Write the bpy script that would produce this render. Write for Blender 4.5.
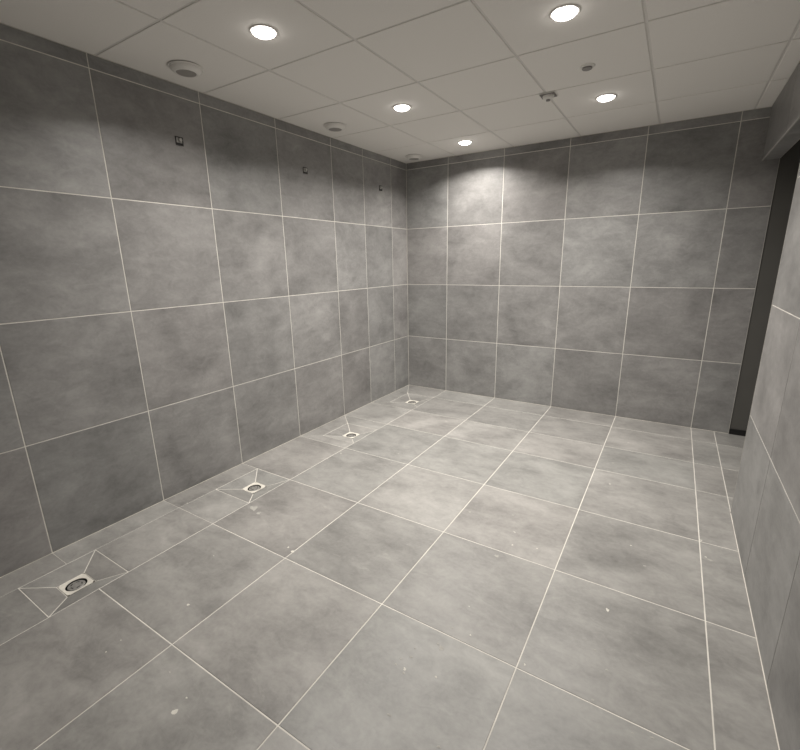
import bpy, bmesh, math, random
from mathutils import Matrix, Vector

for o in list(bpy.data.objects):
    bpy.data.objects.remove(o)
scene = bpy.context.scene
col = scene.collection
random.seed(7)

# ------------------------------------------------------------------ camera
F_PX = 431.21
cam_d = bpy.data.cameras.new('camera')
cam_d.sensor_fit = 'HORIZONTAL'
cam_d.sensor_width = 36.0
cam_d.lens = F_PX / 800 * 36.0
cam_d.clip_start = 0.02
cam = bpy.data.objects.new('camera', cam_d)
col.objects.link(cam)
R = ((0.84885, 0.52836, -0.01698), (0.11931, -0.22277, -0.96754), (-0.51499, 0.81927, -0.25214))
m = Matrix.Identity(4)
for i in range(3):
    m[i][0] = R[0][i]
    m[i][1] = -R[1][i]
    m[i][2] = -R[2][i]
m.translation = (2.5935, -4.3231, 1.4386)
cam.matrix_world = m
scene.camera = cam

# ------------------------------------------------------------------ world, exposure
world = bpy.data.worlds.new('world')
scene.world = world
world.use_nodes = True
world.node_tree.nodes['Background'].inputs[0].default_value = (0.5, 0.5, 0.5, 1)
world.node_tree.nodes['Background'].inputs[1].default_value = 0.02
scene.view_settings.view_transform = 'Standard'
scene.view_settings.look = 'None'
scene.view_settings.gamma = 1.0
scene.view_settings.use_curve_mapping = False
scene.view_settings.exposure = 0.0
LAMP_WATTS = 17.0            # beam of every downlight
LAMP_SPREAD = math.radians(147)
LENS_GLOW = 12.0             # its opal lens
LAMP_COLOR = (1.0, 0.950, 0.888)

# ------------------------------------------------------------------ room measures (metres)
CEIL = 2.466
W = 3.03                 # face of the right wall
WT = 0.10                # its thickness
OPEN_Y = -1.43           # end of the right wall at the opening
LINTEL = 2.115
REAR = -5.45
ANNEX = 4.55
XS = [0, 0.4973, 1.0837, 1.6768, 2.2701, 2.8655, W]
YS = [0, -0.3035, -0.7802, -1.2293, -1.8369, -2.4421, -3.0462, -3.6429, -4.25, -4.855, REAR]
ZS = [0, 0.6012, 1.1975, 1.7962, 2.3992, CEIL]
GAP = 0.0050             # joint width
DEPTH = 0.0012           # joint depth
TT = 0.010               # tile thickness


# ------------------------------------------------------------------ materials
def mat(name):
    mt = bpy.data.materials.new(name)
    mt.use_nodes = True
    nt = mt.node_tree
    return mt, nt, nt.nodes, nt.links, nt.nodes['Principled BSDF']


def simple(name, rgb, rough=0.5, metal=0.0, noise=0.0, scale=20.0, bump=0.0):
    mt, nt, n, l, b = mat(name)
    b.inputs['Roughness'].default_value = rough
    b.inputs['Metallic'].default_value = metal
    tc = n.new('ShaderNodeTexCoord')
    nz = n.new('ShaderNodeTexNoise')
    nz.inputs['Scale'].default_value = scale
    nz.inputs['Detail'].default_value = 4
    l.new(tc.outputs['Object'], nz.inputs['Vector'])
    rp = n.new('ShaderNodeValToRGB')
    lo = [c * (1 - noise) for c in rgb]
    hi = [min(1, c * (1 + noise)) for c in rgb]
    rp.color_ramp.elements[0].color = (*lo, 1)
    rp.color_ramp.elements[0].position = 0.3
    rp.color_ramp.elements[1].color = (*hi, 1)
    rp.color_ramp.elements[1].position = 0.7
    l.new(nz.outputs['Fac'], rp.inputs['Fac'])
    l.new(rp.outputs['Color'], b.inputs['Base Color'])
    if bump:
        bp = n.new('ShaderNodeBump')
        bp.inputs['Strength'].default_value = bump
        bp.inputs['Distance'].default_value = 0.002
        l.new(nz.outputs['Fac'], bp.inputs['Height'])
        l.new(bp.outputs['Normal'], b.inputs['Normal'])
    return mt


def tile_material(name, specks, level=1.0, blue=0.955):
    """cloudy grey concrete-look porcelain; every tile reads another piece of the pattern"""
    mt, nt, n, l, b = mat(name)

    def node(t, **kw):
        x = n.new(t)
        for k, v in kw.items():
            setattr(x, k, v)
        return x

    tc = node('ShaderNodeTexCoord')
    oi = node('ShaderNodeObjectInfo')
    sc = node('ShaderNodeVectorMath', operation='SCALE')
    comb = node('ShaderNodeCombineXYZ')
    m1 = node('ShaderNodeMath', operation='MULTIPLY'); m1.inputs[1].default_value = 91.7
    m2 = node('ShaderNodeMath', operation='MULTIPLY'); m2.inputs[1].default_value = 37.3
    m3 = node('ShaderNodeMath', operation='MULTIPLY'); m3.inputs[1].default_value = 153.1
    for k, mm in enumerate((m1, m2, m3)):
        l.new(oi.outputs['Random'], mm.inputs[0])
        l.new(mm.outputs[0], comb.inputs[k])
    add = node('ShaderNodeVectorMath', operation='ADD')
    l.new(tc.outputs['Object'], add.inputs[0])
    l.new(comb.outputs[0], add.inputs[1])

    def noise(scale, detail, rough, stretch=None, dist=0.0):
        src = add.outputs[0]
        if stretch:
            mp = node('ShaderNodeMapping')
            mp.inputs['Scale'].default_value = stretch
            l.new(src, mp.inputs['Vector'])
            src = mp.outputs[0]
        z = node('ShaderNodeTexNoise')
        z.inputs['Scale'].default_value = scale
        z.inputs['Detail'].default_value = detail
        z.inputs['Roughness'].default_value = rough
        z.inputs['Distortion'].default_value = dist
        l.new(src, z.inputs['Vector'])
        return z.outputs['Fac']

    cloud = noise(2.8, 7, 0.54, None, 0.5)
    streak = noise(3.0, 8, 0.66, (0.8, 1.9, 1.0), 0.5)
    fine = noise(60, 4, 0.6)
    mix1 = node('ShaderNodeMix', data_type='FLOAT'); mix1.inputs['Factor'].default_value = 0.45
    l.new(cloud, mix1.inputs[2]); l.new(streak, mix1.inputs[3])
    mottle = noise(11.0, 10, 0.68, (1.0, 1.5, 1.0), 0.8)
    mix3 = node('ShaderNodeMix', data_type='FLOAT'); mix3.inputs['Factor'].default_value = 0.27
    l.new(mix1.outputs[0], mix3.inputs[2]); l.new(mottle, mix3.inputs[3])
    mix2 = node('ShaderNodeMix', data_type='FLOAT'); mix2.inputs['Factor'].default_value = 0.10
    l.new(mix3.outputs[0], mix2.inputs[2]); l.new(fine, mix2.inputs[3])
    rp = node('ShaderNodeValToRGB')
    e = rp.color_ramp.elements
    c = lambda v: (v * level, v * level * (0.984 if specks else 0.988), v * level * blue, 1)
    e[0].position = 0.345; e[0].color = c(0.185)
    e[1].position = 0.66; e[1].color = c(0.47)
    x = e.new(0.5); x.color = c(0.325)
    l.new(mix2.outputs[0], rp.inputs['Fac'])
    # tile to tile tone
    tone = node('ShaderNodeMapRange')
    tone.inputs['To Min'].default_value = 0.90
    tone.inputs['To Max'].default_value = 1.08
    fr = node('ShaderNodeMath', operation='FRACT')
    l.new(m3.outputs[0], fr.inputs[0])
    l.new(fr.outputs[0], tone.inputs['Value'])
    mul = node('ShaderNodeVectorMath', operation='SCALE')
    l.new(rp.outputs['Color'], mul.inputs[0])
    l.new(tone.outputs[0], mul.inputs['Scale'])
    # warm and cool tiles
    hue = node('ShaderNodeMix', data_type='RGBA')
    hue.inputs[6].default_value = (1.012, 0.995, 0.978, 1)
    hue.inputs[7].default_value = (0.992, 1.0, 0.985, 1)
    fr2 = node('ShaderNodeMath', operation='FRACT')
    l.new(m2.outputs[0], fr2.inputs[0])
    l.new(fr2.outputs[0], hue.inputs['Factor'])
    tint = node('ShaderNodeVectorMath', operation='MULTIPLY')
    l.new(mul.outputs[0], tint.inputs[0])
    l.new(hue.outputs[2], tint.inputs[1])
    color = tint.outputs[0]
    if specks:
        vo = node('ShaderNodeTexVoronoi'); vo.inputs['Scale'].default_value = 7.0
        dn = node('ShaderNodeTexNoise'); dn.inputs['Scale'].default_value = 45; dn.inputs['Detail'].default_value = 2
        l.new(add.outputs[0], dn.inputs['Vector'])
        dm = node('ShaderNodeVectorMath', operation='SCALE'); dm.inputs['Scale'].default_value = 0.035
        l.new(dn.outputs['Color'], dm.inputs[0])
        da = node('ShaderNodeVectorMath', operation='ADD')
        l.new(add.outputs[0], da.inputs[0]); l.new(dm.outputs[0], da.inputs[1])
        l.new(da.outputs[0], vo.inputs['Vector'])
        sep = node('ShaderNodeSeparateColor')
        l.new(vo.outputs['Color'], sep.inputs[0])
        rad = node('ShaderNodeMapRange')
        rad.inputs['From Min'].default_value = 0.72
        rad.inputs['From Max'].default_value = 1.0
        rad.inputs['To Min'].default_value = 0.0
        rad.inputs['To Max'].default_value = 0.055
        l.new(sep.outputs[0], rad.inputs['Value'])
        lt = node('ShaderNodeMath', operation='LESS_THAN')
        l.new(vo.outputs['Distance'], lt.inputs[0]); l.new(rad.outputs[0], lt.inputs[1])
        gate = node('ShaderNodeMath', operation='MULTIPLY'); gate.inputs[1].default_value = 0.6
        l.new(lt.outputs[0], gate.inputs[0])
        # chalky smears of grout haze
        sm = noise(5.0, 6, 0.7, (0.6, 1.5, 1), 1.0)
        smr = node('ShaderNodeMapRange')
        smr.inputs['From Min'].default_value = 0.64
        smr.inputs['From Max'].default_value = 0.80
        smr.inputs['To Max'].default_value = 0.28
        l.new(sm, smr.inputs['Value'])
        mx = node('ShaderNodeMath', operation='MAXIMUM')
        l.new(gate.outputs[0], mx.inputs[0]); l.new(smr.outputs[0], mx.inputs[1])
        mc = node('ShaderNodeMix', data_type='RGBA')
        mc.inputs[7].default_value = (0.75, 0.73, 0.68, 1)
        l.new(mx.outputs[0], mc.inputs['Factor'])
        l.new(color, mc.inputs[6])
        color = mc.outputs[2]
    l.new(color, b.inputs['Base Color'])
    rr = node('ShaderNodeMapRange')
    rr.inputs['To Min'].default_value = 0.30
    rr.inputs['To Max'].default_value = 0.50
    l.new(cloud, rr.inputs['Value'])
    l.new(rr.outputs[0], b.inputs['Roughness'])
    bp = node('ShaderNodeBump')
    bp.inputs['Strength'].default_value = 0.12
    bp.inputs['Distance'].default_value = 0.001
    l.new(fine, bp.inputs['Height'])
    l.new(bp.outputs['Normal'], b.inputs['Normal'])
    return mt


def emitter(name, color, strength):
    mt, nt, n, l, b = mat(name)
    b.inputs['Base Color'].default_value = (0.9, 0.9, 0.9, 1)
    b.inputs['Emission Color'].default_value = color
    b.inputs['Emission Strength'].default_value = strength
    return mt


M = {
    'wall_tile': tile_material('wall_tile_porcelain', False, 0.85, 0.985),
    'floor_tile': tile_material('floor_tile_porcelain', True, 1.0),
    'splash': simple('dried_mortar', (0.74, 0.72, 0.66), 0.9, 0, 0.08, 50.0),
    'smear': simple('grout_haze', (0.45, 0.44, 0.41), 0.8, 0, 0.10, 50.0),
    'valve_grey': simple('valve_grey', (0.36, 0.34, 0.32), 0.5, 0, 0.05, 40.0),
    'grate_grey': simple('worn_grate_metal', (0.42, 0.41, 0.39), 0.42, 0.5, 0.15, 90.0),
    'outlet_grey': simple('outlet_grey', (0.40, 0.39, 0.37), 0.5, 0, 0.05, 40.0),
    'grout': simple('cream_grout', (0.76, 0.735, 0.68), 0.8, 0, 0.12, 9.0),
    'panel': simple('ceiling_board', (0.94, 0.915, 0.875), 0.9, 0, 0.02, 160.0, 0.15),
    'grid': simple('ceiling_grid_paint', (0.78, 0.76, 0.73), 0.6, 0, 0.02, 30.0),
    'white_plastic': simple('white_plastic', (0.86, 0.84, 0.80), 0.45, 0, 0.02, 30.0),
    'grey_plastic': simple('grey_plastic', (0.30, 0.285, 0.27), 0.5, 0, 0.05, 40.0),
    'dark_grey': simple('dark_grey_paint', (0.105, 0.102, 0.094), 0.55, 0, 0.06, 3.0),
    'black': simple('black_rubber', (0.010, 0.010, 0.010), 0.5, 0, 0.1, 20.0),
    'outlet_black': simple('outlet_black', (0.03, 0.028, 0.026), 0.5, 0, 0.1, 20.0),
    'steel': simple('brushed_steel', (0.55, 0.54, 0.52), 0.38, 1.0, 0.06, 60.0),
    'drain_frame': simple('pale_drain_sealant', (0.85, 0.82, 0.74), 0.35, 0, 0.08, 40.0),
    'trim': simple('pale_corner_profile', (0.46, 0.45, 0.42), 0.45, 0, 0.05, 30.0),
    'lens': emitter('lamp_lens', (*LAMP_COLOR, 1), LENS_GLOW),
}


# ------------------------------------------------------------------ helpers
def link(name, me, material, parent=None, matrix=None):
    o = bpy.data.objects.new(name, me)
    if material is not None and not me.materials:
        me.materials.append(M[material])
    col.objects.link(o)
    if parent is not None:
        o.parent = parent
    if matrix is not None:
        o.matrix_basis = matrix
    return o


def structure(o):
    o['kind'] = 'structure'
    return o


def thing(name, label, cat, loc, group=None, rot=None):
    o = bpy.data.objects.new(name, None)
    o.empty_display_size = 0.05
    col.objects.link(o)
    o.location = loc
    if rot:
        o.rotation_euler = rot
    o['label'] = label
    o['category'] = cat
    if group:
        o['group'] = group
    return o


def copy_tree(o, parent=None):
    c = o.copy()
    col.objects.link(c)
    c.parent = parent
    for ch in list(o.children):
        copy_tree(ch, c)
    return c


def mesh(name, verts, faces):
    me = bpy.data.meshes.new(name)
    me.from_pydata([tuple(v) for v in verts], [], faces)
    me.update()
    return me


def box_mesh(name, boxes):
    v, f = [], []
    for (a, b) in boxes:
        k = len(v)
        x0, y0, z0 = a
        x1, y1, z1 = b
        v += [(x0, y0, z0), (x1, y0, z0), (x1, y1, z0), (x0, y1, z0),
              (x0, y0, z1), (x1, y0, z1), (x1, y1, z1), (x0, y1, z1)]
        f += [tuple(k + i for i in q) for q in
              ((0, 3, 2, 1), (4, 5, 6, 7), (0, 1, 5, 4), (1, 2, 6, 5), (2, 3, 7, 6), (3, 0, 4, 7))]
    return mesh(name, v, f)


def lathe(name, prof, seg=40, cap_start=True, cap_end=True, smooth=True):
    """profile of (radius, z) turned about z"""
    v, f = [], []
    for (r, z) in prof:
        for k in range(seg):
            a = 2 * math.pi * k / seg
            v.append((r * math.cos(a), r * math.sin(a), z))
    for j in range(len(prof) - 1):
        for k in range(seg):
            k2 = (k + 1) % seg
            f.append((j * seg + k, j * seg + k2, (j + 1) * seg + k2, (j + 1) * seg + k))
    if cap_start:
        f.append(tuple(reversed(range(seg))))
    if cap_end:
        b = (len(prof) - 1) * seg
        f.append(tuple(b + k for k in range(seg)))
    me = mesh(name, v, f)
    bm = bmesh.new(); bm.from_mesh(me)
    bmesh.ops.recalc_face_normals(bm, faces=bm.faces[:])
    bm.to_mesh(me); bm.free()
    return me


def inset(pts, d):
    """shrink a convex polygon (list of 2-D points) by d on every side"""
    n = len(pts)
    area = sum(pts[i][0] * pts[(i + 1) % n][1] - pts[(i + 1) % n][0] * pts[i][1] for i in range(n))
    if area < 0:
        pts = list(reversed(pts))
    lines = []
    for i in range(n):
        (x0, y0), (x1, y1) = pts[i], pts[(i + 1) % n]
        L = math.hypot(x1 - x0, y1 - y0)
        nx, ny = -(y1 - y0) / L, (x1 - x0) / L
        lines.append((nx, ny, nx * x0 + ny * y0 + d))
    out = []
    for i in range(n):
        a, b = lines[i - 1], lines[i]
        det = a[0] * b[1] - a[1] * b[0]
        out.append(((a[2] * b[1] - a[1] * b[2]) / det, (a[0] * b[2] - a[2] * b[0]) / det))
    return out


def slab_tile(name, pts, zf=None):
    """bevelled tile over a 2-D polygon, face at z = 0 (or zf(x, y))"""
    ch = 0.0008
    zf = zf or (lambda x, y: 0.0)
    top = inset(pts, ch)
    rim = inset(pts, 0.0)
    n = len(pts)
    v = [(x, y, zf(x, y)) for x, y in top] + [(x, y, zf(x, y) - ch) for x, y in rim] + \
        [(x, y, zf(x, y) - TT) for x, y in rim]
    f = [tuple(range(n)), tuple(reversed(range(2 * n, 3 * n)))]
    for r in (0, 1):
        for i in range(n):
            j = (i + 1) % n
            f.append((r * n + j, r * n + i, (r + 1) * n + i, (r + 1) * n + j))
    return mesh(name, v, f)


CACHE = {}


def rect_tile(parent, origin, ux, uy, a0, a1, b0, b1, material, gap=GAP):
    """one tile on a plane: origin + a*ux + b*uy, face normal ux x uy"""
    w, h = abs(a1 - a0) - gap, abs(b1 - b0) - gap
    key = (round(w, 3), round(h, 3), material)
    if key not in CACHE:
        CACHE[key] = slab_tile('tile', [(-w / 2, -h / 2), (w / 2, -h / 2), (w / 2, h / 2), (-w / 2, h / 2)])
    ux, uy = Vector(ux), Vector(uy)
    n = ux.cross(uy)
    c = Vector(origin) + ux * ((a0 + a1) / 2) + uy * ((b0 + b1) / 2)
    mt = Matrix.Identity(4)
    for i in range(3):
        mt[i][0], mt[i][1], mt[i][2] = ux[i], uy[i], n[i]
    mt.translation = c + n * random.uniform(-0.0002, 0.0002)
    return link('tile', CACHE[key], material, parent, mt)


def poly_tile(parent, pts, material, gap=GAP, zf=None):
    cx = sum(p[0] for p in pts) / len(pts)
    cy = sum(p[1] for p in pts) / len(pts)
    q = inset([(x - cx, y - cy) for x, y in pts], gap / 2)
    z = (lambda x, y: zf(x + cx, y + cy)) if zf else None
    return link('tile', slab_tile('cut_tile', q, z), material, parent, Matrix.Translation((cx, cy, 0)))


# ------------------------------------------------------------------ floor with the four drain hollows
PX0, PX1 = 0.165, XS[1]                      # hollows lie between these x
DRAINS = [(-3.838, -3.512), (-2.790, -2.4421), (-1.730, -1.390), (-0.670, -0.3035)]
DCY = [-3.675, -2.618, -1.560, -0.500]
DCX, DH, DZ = 0.338, 0.058, -0.022           # centre, half size and sink of the drain squares

xc = sorted(set([-0.012, PX0] + XS[1:] + [3.13, 3.62, 4.2, ANNEX]))
yc = sorted(set(YS + [y for d in DRAINS for y in d] + [0.02]))
v, f = [], []


def quad(*p):
    k = len(v)
    v.extend(p)
    f.append(tuple(range(k, k + len(p))))


for i in range(len(xc) - 1):
    for j in range(len(yc) - 1):
        xm, ym = (xc[i] + xc[i + 1]) / 2, (yc[j] + yc[j + 1]) / 2
        if PX0 < xm < PX1 and any(a < ym < b for a, b in DRAINS):
            continue
        if xm > 3.14 and ym < -2.4421:
            continue
        quad((xc[i], yc[j], -DEPTH), (xc[i + 1], yc[j], -DEPTH), (xc[i + 1], yc[j + 1], -DEPTH), (xc[i], yc[j + 1], -DEPTH))
for (a, b), cy in zip(DRAINS, DCY):
    O = [(PX0, a), (PX1, a), (PX1, b), (PX0, b)]
    I = [(DCX - DH, cy - DH), (DCX + DH, cy - DH), (DCX + DH, cy + DH), (DCX - DH, cy + DH)]
    for k in range(4):
        k2 = (k + 1) % 4
        quad((*O[k], -DEPTH), (*O[k2], -DEPTH), (*I[k2], DZ - DEPTH), (*I[k], DZ - DEPTH))
        quad((*I[k], DZ - DEPTH), (*I[k2], DZ - DEPTH), (*I[k2], DZ - 0.02), (*I[k], DZ - 0.02))
    quad(*[(*p, DZ - 0.02) for p in I])
quad((-0.012, REAR, -0.12), (-0.012, 0.02, -0.12), (ANNEX, 0.02, -0.12), (ANNEX, REAR, -0.12))
floor = structure(link('floor', mesh('floor', v, f), 'grout'))

UX, UY, UZ = (1, 0, 0), (0, 1, 0), (0, 0, 1)
for i in range(1, len(XS) - 1):
    for j in range(len(YS) - 1):
        rect_tile(floor, (0, 0, 0), UX, UY, XS[i], XS[i + 1], YS[j + 1], YS[j], 'floor_tile')
for (x0, x1) in ((W, 3.62), (3.62, 4.2), (4.2, ANNEX)):
    for j in range(5):
        rect_tile(floor, (0, 0, 0), UX, UY, x0, x1, YS[j + 1], YS[j], 'floor_tile')
G2 = 0.0028                                  # fine saw-cut joints
FT = 'floor_tile'
X1 = XS[1]
# whole cells of the wall column
for a, b in ((-1.2293, -0.7802), (-2.4421, -1.8369), (-4.855, -4.25), (REAR, -4.855)):
    rect_tile(floor, (0, 0, 0), UX, UY, 0, X1, a, b, FT)
# strips beside the two near hollows
for a, b in ((-3.0462, -2.4421), (-3.6429, -3.0462), (-4.25, -3.6429)):
    rect_tile(floor, (0, 0, 0), UX, UY, 0.001, PX0, a, b, FT, G2 - 0.0006)
for a, b in ((-3.0462, -2.790), (-3.512, -3.0462), (-4.25, -3.838)):
    rect_tile(floor, (0, 0, 0), UX, UY, PX0, X1, a, b, FT, 0.0034)
# third hollow: mitred cuts out to the cell corners
a, b = DRAINS[2]
t, u = YS[3], YS[4]
poly_tile(floor, [(0, t), (PX0, b), (PX0, a), (0, u)], FT, 0.004)
poly_tile(floor, [(0, t), (X1, t), (X1, b), (PX0, b)], FT, 0.004)
poly_tile(floor, [(0, u), (X1, u), (X1, a), (PX0, a)], FT, 0.004)
# fourth hollow, in the corner of the room
a, b = DRAINS[3]
poly_tile(floor, [(0, 0), (0, b), (PX0, b)], FT, 0.004)
poly_tile(floor, [(0, 0), (X1, 0), (X1, b), (PX0, b)], FT, 0.004)
poly_tile(floor, [(0, b), (PX0, b), (PX0, a), (0, YS[2])], FT, 0.004)
poly_tile(floor, [(0, YS[2]), (X1, YS[2]), (X1, a), (PX0, a)], FT, 0.004)
# the four sloping leaves of every hollow
for (a, b), cy in zip(DRAINS, DCY):
    O = [(PX0, a), (PX1, a), (PX1, b), (PX0, b)]
    I = [(DCX - DH, cy - DH), (DCX + DH, cy - DH), (DCX + DH, cy + DH), (DCX - DH, cy + DH)]
    for k in range(4):
        k2 = (k + 1) % 4
        ex, ey = O[k2][0] - O[k][0], O[k2][1] - O[k][1]
        L = math.hypot(ex, ey)
        nx, ny = -ey / L, ex / L
        d = (I[k][0] - O[k][0]) * nx + (I[k][1] - O[k][1]) * ny
        ox, oy = O[k]
        poly_tile(floor, [O[k], O[k2], I[k2], I[k]], FT, 0.005,
                  lambda x, y, ox=ox, oy=oy, nx=nx, ny=ny, d=d: DZ * max(0, (x - ox) * nx + (y - oy) * ny) / d)

# dried mortar splashes and grout smears on the tiles: x, y, radius, pale or faint
SPLASH = [(0.567, -2.817, 0.043, 1),
          (0.642, -2.835, 0.0184, 1),
          (1.035, -2.979, 0.0081, 0),
          (1.082, -2.989, 0.0125, 0),
          (0.949, -3.489, 0.0094, 0),
          (0.896, -3.796, 0.0067, 0),
          (0.888, -3.737, 0.0036, 0),
          (1.193, -3.716, 0.0036, 0),
          (1.338, -3.742, 0.005, 0),
          (1.347, -3.79, 0.0112, 0),
          (2.07, -3.0, 0.0058, 0),
          (1.994, -3.006, 0.0058, 1),
          (1.998, -3.113, 0.0117, 1),
          (1.98, -3.103, 0.0058, 1),
          (1.925, -3.261, 0.0081, 0),
          (1.93, -3.276, 0.0058, 1),
          (1.886, -3.261, 0.0072, 1),
          (1.919, -3.207, 0.0072, 1),
          (1.891, -3.233, 0.0058, 1),
          (1.912, -3.165, 0.0045, 1),
          (2.036, -3.23, 0.0054, 0),
          (1.966, -3.43, 0.0072, 1),
          (2.294, -3.019, 0.0054, 0),
          (2.15, -3.431, 0.0067, 1),
          (2.39, -1.417, 0.0094, 0),
          (2.369, -1.073, 0.0094, 1),
          (2.564, -2.057, 0.0058, 0),
          (2.635, -2.196, 0.0089, 1),
          (2.904, -1.987, 0.0153, 1),
          (2.888, -1.97, 0.0081, 0),
          (2.519, -2.583, 0.0117, 0),
          (2.553, -2.887, 0.0058, 1),
          (2.503, -2.82, 0.0058, 1),
          (2.649, -3.082, 0.0058, 1),
          (2.702, -3.066, 0.0067, 1),
          (2.155, -2.327, 0.0081, 0),
          (2.038, -2.363, 0.0058, 0),
          (1.998, -2.488, 0.013, 1),
          (1.725, -2.189, 0.0081, 1),
          (1.954, -2.091, 0.0067, 1),
          (2.528, -3.032, 0.0072, 1)]
for (x, y, r, faint) in SPLASH:
    n = 9
    ring = [r * random.uniform(0.40, 1.15) for _ in range(n)]
    sx = random.uniform(0.7, 1.0)
    vv = [(0, 0, 0.0007)]
    for k in range(n):
        a = 2 * math.pi * k / n
        vv.append((ring[k] * math.cos(a), sx * ring[k] * math.sin(a), 0.0001))
    ff = [(0, 1 + k, 1 + (k + 1) % n) for k in range(n)]
    link('mortar_splash', mesh('mortar_splash', vv, ff), 'smear' if faint else 'splash', floor, Matrix.Translation((x, y, 0.0003)))

# ------------------------------------------------------------------ walls
wall_left = structure(link('wall_left', box_mesh('wall_left', [((-0.15, REAR, -0.02), (-DEPTH, 0.0, CEIL + 0.12))]), 'grout'))
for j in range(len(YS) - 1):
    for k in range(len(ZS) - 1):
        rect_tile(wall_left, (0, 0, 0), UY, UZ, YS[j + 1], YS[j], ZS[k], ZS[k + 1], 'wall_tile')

BX = XS[:-1] + [3.13]
wall_back = structure(link('wall_back', box_mesh('wall_back', [((-0.15, DEPTH, -0.02), (3.1285, 0.15, CEIL + 0.12))]), 'grout'))
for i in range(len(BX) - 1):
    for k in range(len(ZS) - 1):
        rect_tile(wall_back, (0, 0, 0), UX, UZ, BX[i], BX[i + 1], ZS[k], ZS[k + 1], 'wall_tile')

RY = [OPEN_Y, -2.06, -2.67, -3.28, -3.89, -4.50, -5.11, REAR]
LY = [0.0, -0.83, OPEN_Y]
wall_right = structure(link('wall_right', box_mesh('wall_right', [
    ((W + DEPTH, REAR, -0.02), (W + WT, OPEN_Y - DEPTH, CEIL + 0.12)),
    ((W + DEPTH, OPEN_Y - DEPTH, LINTEL + DEPTH), (W + WT, 0.0, CEIL + 0.12))]), 'grout'))
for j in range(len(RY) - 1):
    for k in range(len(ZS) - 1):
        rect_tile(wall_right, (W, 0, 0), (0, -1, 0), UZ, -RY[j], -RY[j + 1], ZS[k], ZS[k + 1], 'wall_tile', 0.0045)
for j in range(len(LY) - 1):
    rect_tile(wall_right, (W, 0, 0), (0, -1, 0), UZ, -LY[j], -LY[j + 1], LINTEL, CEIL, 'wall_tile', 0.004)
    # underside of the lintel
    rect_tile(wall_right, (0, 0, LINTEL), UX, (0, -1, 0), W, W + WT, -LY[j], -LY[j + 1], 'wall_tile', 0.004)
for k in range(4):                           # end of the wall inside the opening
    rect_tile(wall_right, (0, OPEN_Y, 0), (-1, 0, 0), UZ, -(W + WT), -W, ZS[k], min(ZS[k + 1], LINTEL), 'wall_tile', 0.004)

wall_rear = structure(link('wall_rear', box_mesh('wall_rear', [((-0.15, REAR - 0.15, -0.02), (W + WT, REAR - DEPTH, CEIL + 0.12))]), 'grout'))
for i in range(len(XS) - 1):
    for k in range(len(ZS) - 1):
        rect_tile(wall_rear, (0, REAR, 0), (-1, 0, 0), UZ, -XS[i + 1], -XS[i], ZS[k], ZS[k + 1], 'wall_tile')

# dark room beyond the opening
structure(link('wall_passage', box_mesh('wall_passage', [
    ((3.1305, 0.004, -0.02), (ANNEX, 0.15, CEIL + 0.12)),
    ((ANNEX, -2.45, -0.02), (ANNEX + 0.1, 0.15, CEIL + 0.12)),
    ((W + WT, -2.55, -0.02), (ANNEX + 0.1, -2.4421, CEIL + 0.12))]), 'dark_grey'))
structure(link('baseboard_passage', box_mesh('baseboard_passage', [((3.1325, -0.008, 0.0), (ANNEX, 0.0035, 0.045))]), 'black'))
# corner profiles
structure(link('trim_1', box_mesh('trim_1', [((W - 0.0012, OPEN_Y, LINTEL - 0.0012), (W + 0.006, 0.0, LINTEL + 0.005))]), 'trim'))
structure(link('trim_2', box_mesh('trim_2', [((W - 0.0012, OPEN_Y - 0.005, 0.0), (W + 0.006, OPEN_Y + 0.0012, LINTEL - 0.0015))]), 'trim'))
structure(link('trim_3', box_mesh('trim_3', [((3.1268, -0.0012, 0.0), (3.1303, 0.0035, LINTEL - 0.0015))]), 'trim'))

# ------------------------------------------------------------------ ceiling: lay-in boards in a grid
CXS = [0.0] + [0.576 + 0.590 * i for i in range(5)] + [W]
CYS = [0.0] + [-(0.593 + 0.6037 * i) for i in range(9)]
CYS = [y for y in CYS if y > REAR + 0.1] + [REAR]
ceiling = structure(link('ceiling', box_mesh('ceiling', [
    ((-0.01, REAR - 0.01, CEIL + 0.0045), (W + 0.01, 0.01, CEIL + 0.10)),
    ((W + WT, -2.45, CEIL + 0.0045), (ANNEX + 0.01, 0.01, CEIL + 0.10))]), 'grid'))
CB = {}
for i in range(len(CXS) - 1):
    for j in range(len(CYS) - 1):
        x0, x1 = CXS[i], CXS[i + 1]
        y0, y1 = CYS[j + 1], CYS[j]
        gx0 = 0.0005 if i == 0 else 0.0065
        gx1 = 0.0005 if i == len(CXS) - 2 else 0.0065
        gy0 = 0.0005 if j == len(CYS) - 2 else 0.0065
        gy1 = 0.0005 if j == 0 else 0.0065
        x0 += gx0; x1 -= gx1; y0 += gy0; y1 -= gy1
        w, h = x1 - x0, y1 - y0
        key = (round(w, 3), round(h, 3))
        if key not in CB:
            c = 0.002
            A = [(-w / 2 + c, -h / 2 + c), (w / 2 - c, -h / 2 + c), (w / 2 - c, h / 2 - c), (-w / 2 + c, h / 2 - c)]
            B = [(-w / 2, -h / 2), (w / 2, -h / 2), (w / 2, h / 2), (-w / 2, h / 2)]
            vv = [(*p, 0) for p in A] + [(*p, c) for p in B] + [(*p, 0.0065) for p in B]
            ff = [(3, 2, 1, 0), (8, 9, 10, 11)]
            for r in (0, 1):
                for q in range(4):
                    q2 = (q + 1) % 4
                    ff.append((r * 4 + q, r * 4 + q2, (r + 1) * 4 + q2, (r + 1) * 4 + q))
            CB[key] = mesh('ceiling_panel', vv, ff)
        tilt = Matrix.Translation(((x0 + x1) / 2, (y0 + y1) / 2, CEIL + random.uniform(-0.0006, 0.0006)))
        link('ceiling_panel', CB[key], 'panel', ceiling, tilt)

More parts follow.
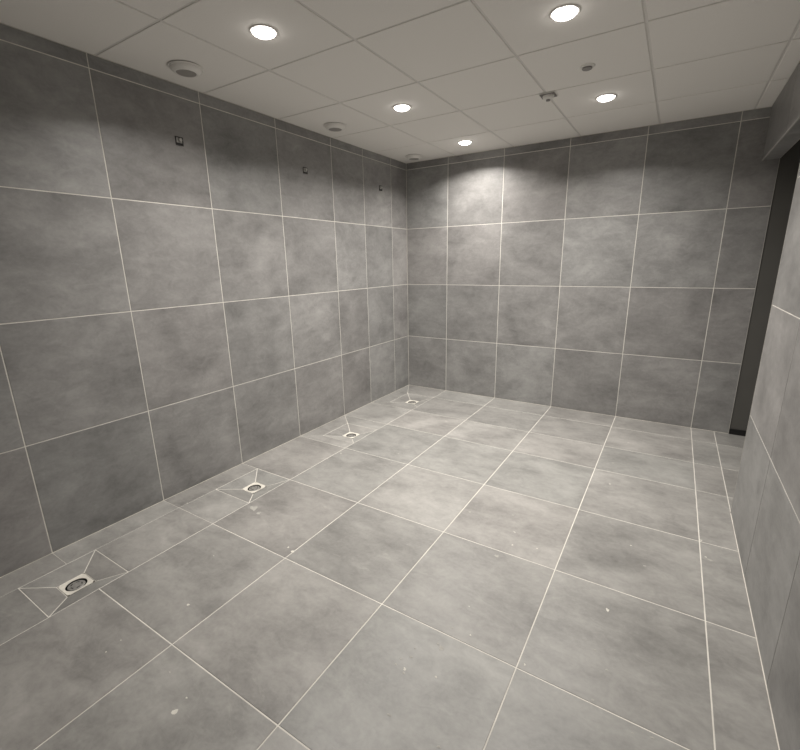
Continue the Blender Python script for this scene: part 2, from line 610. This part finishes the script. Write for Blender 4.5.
# ------------------------------------------------------------------ floor drains
def make_drain(label, loc):
    d = thing('floor_drain', label, 'drain', loc, 'floor drains along the wall')
    h = DH - 0.002
    # square frame with a round opening
    seg = 32
    vv, ff = [], []
    for k in range(seg):
        a = 2 * math.pi * (k + 0.5) / seg
        ca, sa = math.cos(a), math.sin(a)
        s = h / max(abs(ca), abs(sa))
        vv.append((s * ca, s * sa, 0.0))
    for k in range(seg):
        a = 2 * math.pi * (k + 0.5) / seg
        vv.append((0.044 * math.cos(a), 0.044 * math.sin(a), -0.002))
    for k in range(seg):
        a = 2 * math.pi * (k + 0.5) / seg
        vv.append((0.043 * math.cos(a), 0.043 * math.sin(a), -0.014))
    for r in (0, 1):
        for k in range(seg):
            k2 = (k + 1) % seg
            ff.append((r * seg + k, r * seg + k2, (r + 1) * seg + k2, (r + 1) * seg + k))
    link('frame', mesh('drain_frame', vv, ff), 'drain_frame', d)
    link('cup', lathe('drain_cup', [(0.0425, -0.004), (0.0425, -0.017)], 32, False, True), 'black', d)
    # grate: a slightly domed disc with slots
    g = link('grate', lathe('drain_grate', [(0.0345, -0.012), (0.0355, -0.0055), (0.034, -0.0045), (0.015, -0.0035), (0.002, -0.0034)], 36, True, True), 'grate_grey', d)
    for k in range(5):
        a = 2 * math.pi * k / 5
        sl = box_mesh('grate_slot', [((-0.0075, -0.0022, -0.0006), (0.0075, 0.0022, 0.0003))])
        link('slot', sl, 'black', g, Matrix.Rotation(a, 4, 'Z') @ Matrix.Translation((0.022, 0, -0.0037)) @ Matrix.Rotation(math.pi / 2, 4, 'Z'))
    return d


first = None
DLAB = ['round-grated floor drain in sloped cut tiles, the one farthest from the room corner',
        'round-grated floor drain, third drain out from the room corner, beside a chalky smear',
        'round-grated floor drain in mitred tiles, second drain out from the room corner',
        'round-grated floor drain set right in the corner of the two tiled walls']
for cy, lab in zip(DCY, DLAB):
    if first is None:
        first = make_drain(lab, (DCX, cy, DZ))
    else:
        c = copy_tree(first)
        c.location = (DCX, cy, DZ)
        c['label'] = lab


# ------------------------------------------------------------------ ceiling downlights
def make_lamp(label, loc):
    d = thing('recessed_downlight', label, 'ceiling light', loc, 'ceiling downlights')
    link('trim_ring', lathe('trim_ring', [(0.053, 0.0), (0.062, 0.0), (0.062, -0.003), (0.059, -0.005), (0.053, -0.005), (0.053, 0.0)], 40, False, False), 'white_plastic', d)
    link('lens', lathe('lens', [(0.0525, 0.0), (0.0525, -0.006), (0.047, -0.012), (0.036, -0.0175), (0.02, -0.021), (0.001, -0.022)], 40, False, True), 'lens', d)
    ld = bpy.data.lights.new('beam', 'AREA')
    ld.shape = 'DISK'
    ld.size = 0.10
    ld.energy = LAMP_WATTS
    ld.color = LAMP_COLOR
    ld.spread = LAMP_SPREAD
    lo = bpy.data.objects.new('beam', ld)
    col.objects.link(lo)
    lo.parent = d
    lo.location = (0, 0, -0.0235)
    return d


LAMPS = [((0.873, -2.698), 'glowing round ceiling downlight beside the air valve farthest from the room corner'),
         ((2.056, -2.089), 'glowing round ceiling downlight one board from the small round sensor, away from the sprinkler'),
         ((0.871, -1.497), 'glowing round ceiling downlight beside the middle air valve of the row'),
         ((0.863, -0.417), 'glowing round ceiling downlight close to the far wall, near the corner'),
         ((2.067, -0.888), 'glowing round ceiling downlight beside the fire sprinkler')]
first = None
for (x, y), lab in LAMPS:
    if first is None:
        first = make_lamp(lab, (x, y, CEIL))
    else:
        c = copy_tree(first)
        c.location = (x, y, CEIL)
        c['label'] = lab


# ------------------------------------------------------------------ round air valves
def make_valve(label, loc):
    d = thing('air_valve', label, 'air valve', loc, 'round air valves along the left wall')
    link('rim', lathe('valve_rim', [(0.083, -0.003), (0.088, -0.003), (0.089, -0.006), (0.085, -0.010), (0.080, -0.009), (0.078, -0.004)], 48, False, False), 'white_plastic', d)
    link('shadow_ring', lathe('valve_shadow_ring', [(0.0835, 0.0), (0.0835, -0.0035)], 48, False, False), 'grey_plastic', d)  # grey ring added as the shadow line between rim and ceiling
    link('cone', lathe('valve_cone', [(0.079, -0.004), (0.078, -0.012), (0.070, -0.021), (0.058, -0.029), (0.052, -0.030), (0.050, -0.028)], 48, True, False), 'white_plastic', d)
    link('face', lathe('valve_face', [(0.0505, -0.026), (0.0495, -0.0282), (0.02, -0.029), (0.006, -0.029)], 48, True, True), 'valve_grey', d)
    return d


first = None
for (x, y), lab in (((0.243, -2.678), 'round white ceiling air valve with grey face, farthest from the corner'),
                    ((0.236, -1.447), 'round white ceiling air valve with grey face, middle one of the row'),
                    ((0.235, -0.236), 'round white ceiling air valve with grey face, in the room corner')):
    if first is None:
        first = make_valve(lab, (x, y, CEIL))
    else:
        c = copy_tree(first)
        c.location = (x, y, CEIL)
        c['label'] = lab

# ------------------------------------------------------------------ smoke sensor and sprinkler
s = thing('smoke_sensor', 'small round ceiling sensor with grey tip on a white base', 'sensor', (2.045, -1.461, CEIL))
link('base', lathe('sensor_base', [(0.040, 0.0), (0.040, -0.004), (0.036, -0.008), (0.026, -0.009)], 36, True, True), 'white_plastic', s)
link('tip', lathe('sensor_tip', [(0.026, -0.009), (0.027, -0.013), (0.025, -0.016), (0.01, -0.017)], 36, True, True), 'grey_plastic', s)
s = thing('fire_sprinkler', 'small ceiling sprinkler with slotted grey plate and white dome', 'sprinkler', (1.762, -1.150, CEIL))
pl = link('plate', box_mesh('sprinkler_plate', [((-0.05, -0.045, -0.004), (0.05, 0.045, 0.0))]), 'white_plastic', s)
for k in range(-2, 3):
    link('slat', box_mesh('sprinkler_slat', [((-0.046, k * 0.017 - 0.005, -0.009), (0.046, k * 0.017 + 0.005, -0.004))]), 'grey_plastic', pl)
link('dome', lathe('sprinkler_dome', [(0.036, -0.004), (0.036, -0.014), (0.030, -0.024), (0.016, -0.029)], 36, True, True), 'white_plastic', s)
link('tip', lathe('sprinkler_tip', [(0.014, -0.029), (0.013, -0.036), (0.006, -0.038)], 24, True, True), 'grey_plastic', s)


# ------------------------------------------------------------------ square wall outlets for the showers
def make_outlet(label, loc):
    d = thing('wall_outlet', label, 'wall outlet', loc, 'square wall outlets high on the left wall')
    a, b, t = 0.0235, 0.019, 0.005
    link('frame', box_mesh('outlet_frame', [((0.0, -a, -a), (t, a, -b)), ((0.0, -a, b), (t, a, a)),
                                            ((0.0, -a, -b), (t, -b, b)), ((0.0, b, -b), (t, a, b))]), 'outlet_black', d)
    link('back_plate', box_mesh('outlet_back', [((0.0, -b, -b), (0.001, b, b))]), 'outlet_grey', d)
    link('cover_flap', box_mesh('outlet_flap', [((0.001, -b, -b), (0.004, b, -0.010))]), 'black', d)
    sp = lathe('outlet_spout', [(0.010, 0.0), (0.010, 0.012), (0.007, 0.014)], 24, True, True)
    link('spout', sp, 'steel', d, Matrix.Translation((0.001, 0.003, 0.007)) @ Matrix.Rotation(math.pi / 2, 4, 'Y'))
    return d


first = None
for y, lab in ((-2.612, 'small black square wall outlet high on the wall, farthest from the corner'),
               (-1.559, 'small black square wall outlet high on the wall, middle of the three'),
               (-0.500, 'small black square wall outlet high on the wall, nearest the room corner')):
    if first is None:
        first = make_outlet(lab, (0.0, y, 2.157))
    else:
        c = copy_tree(first)
        c.location = (0.0, y, 2.157)
        c['label'] = lab
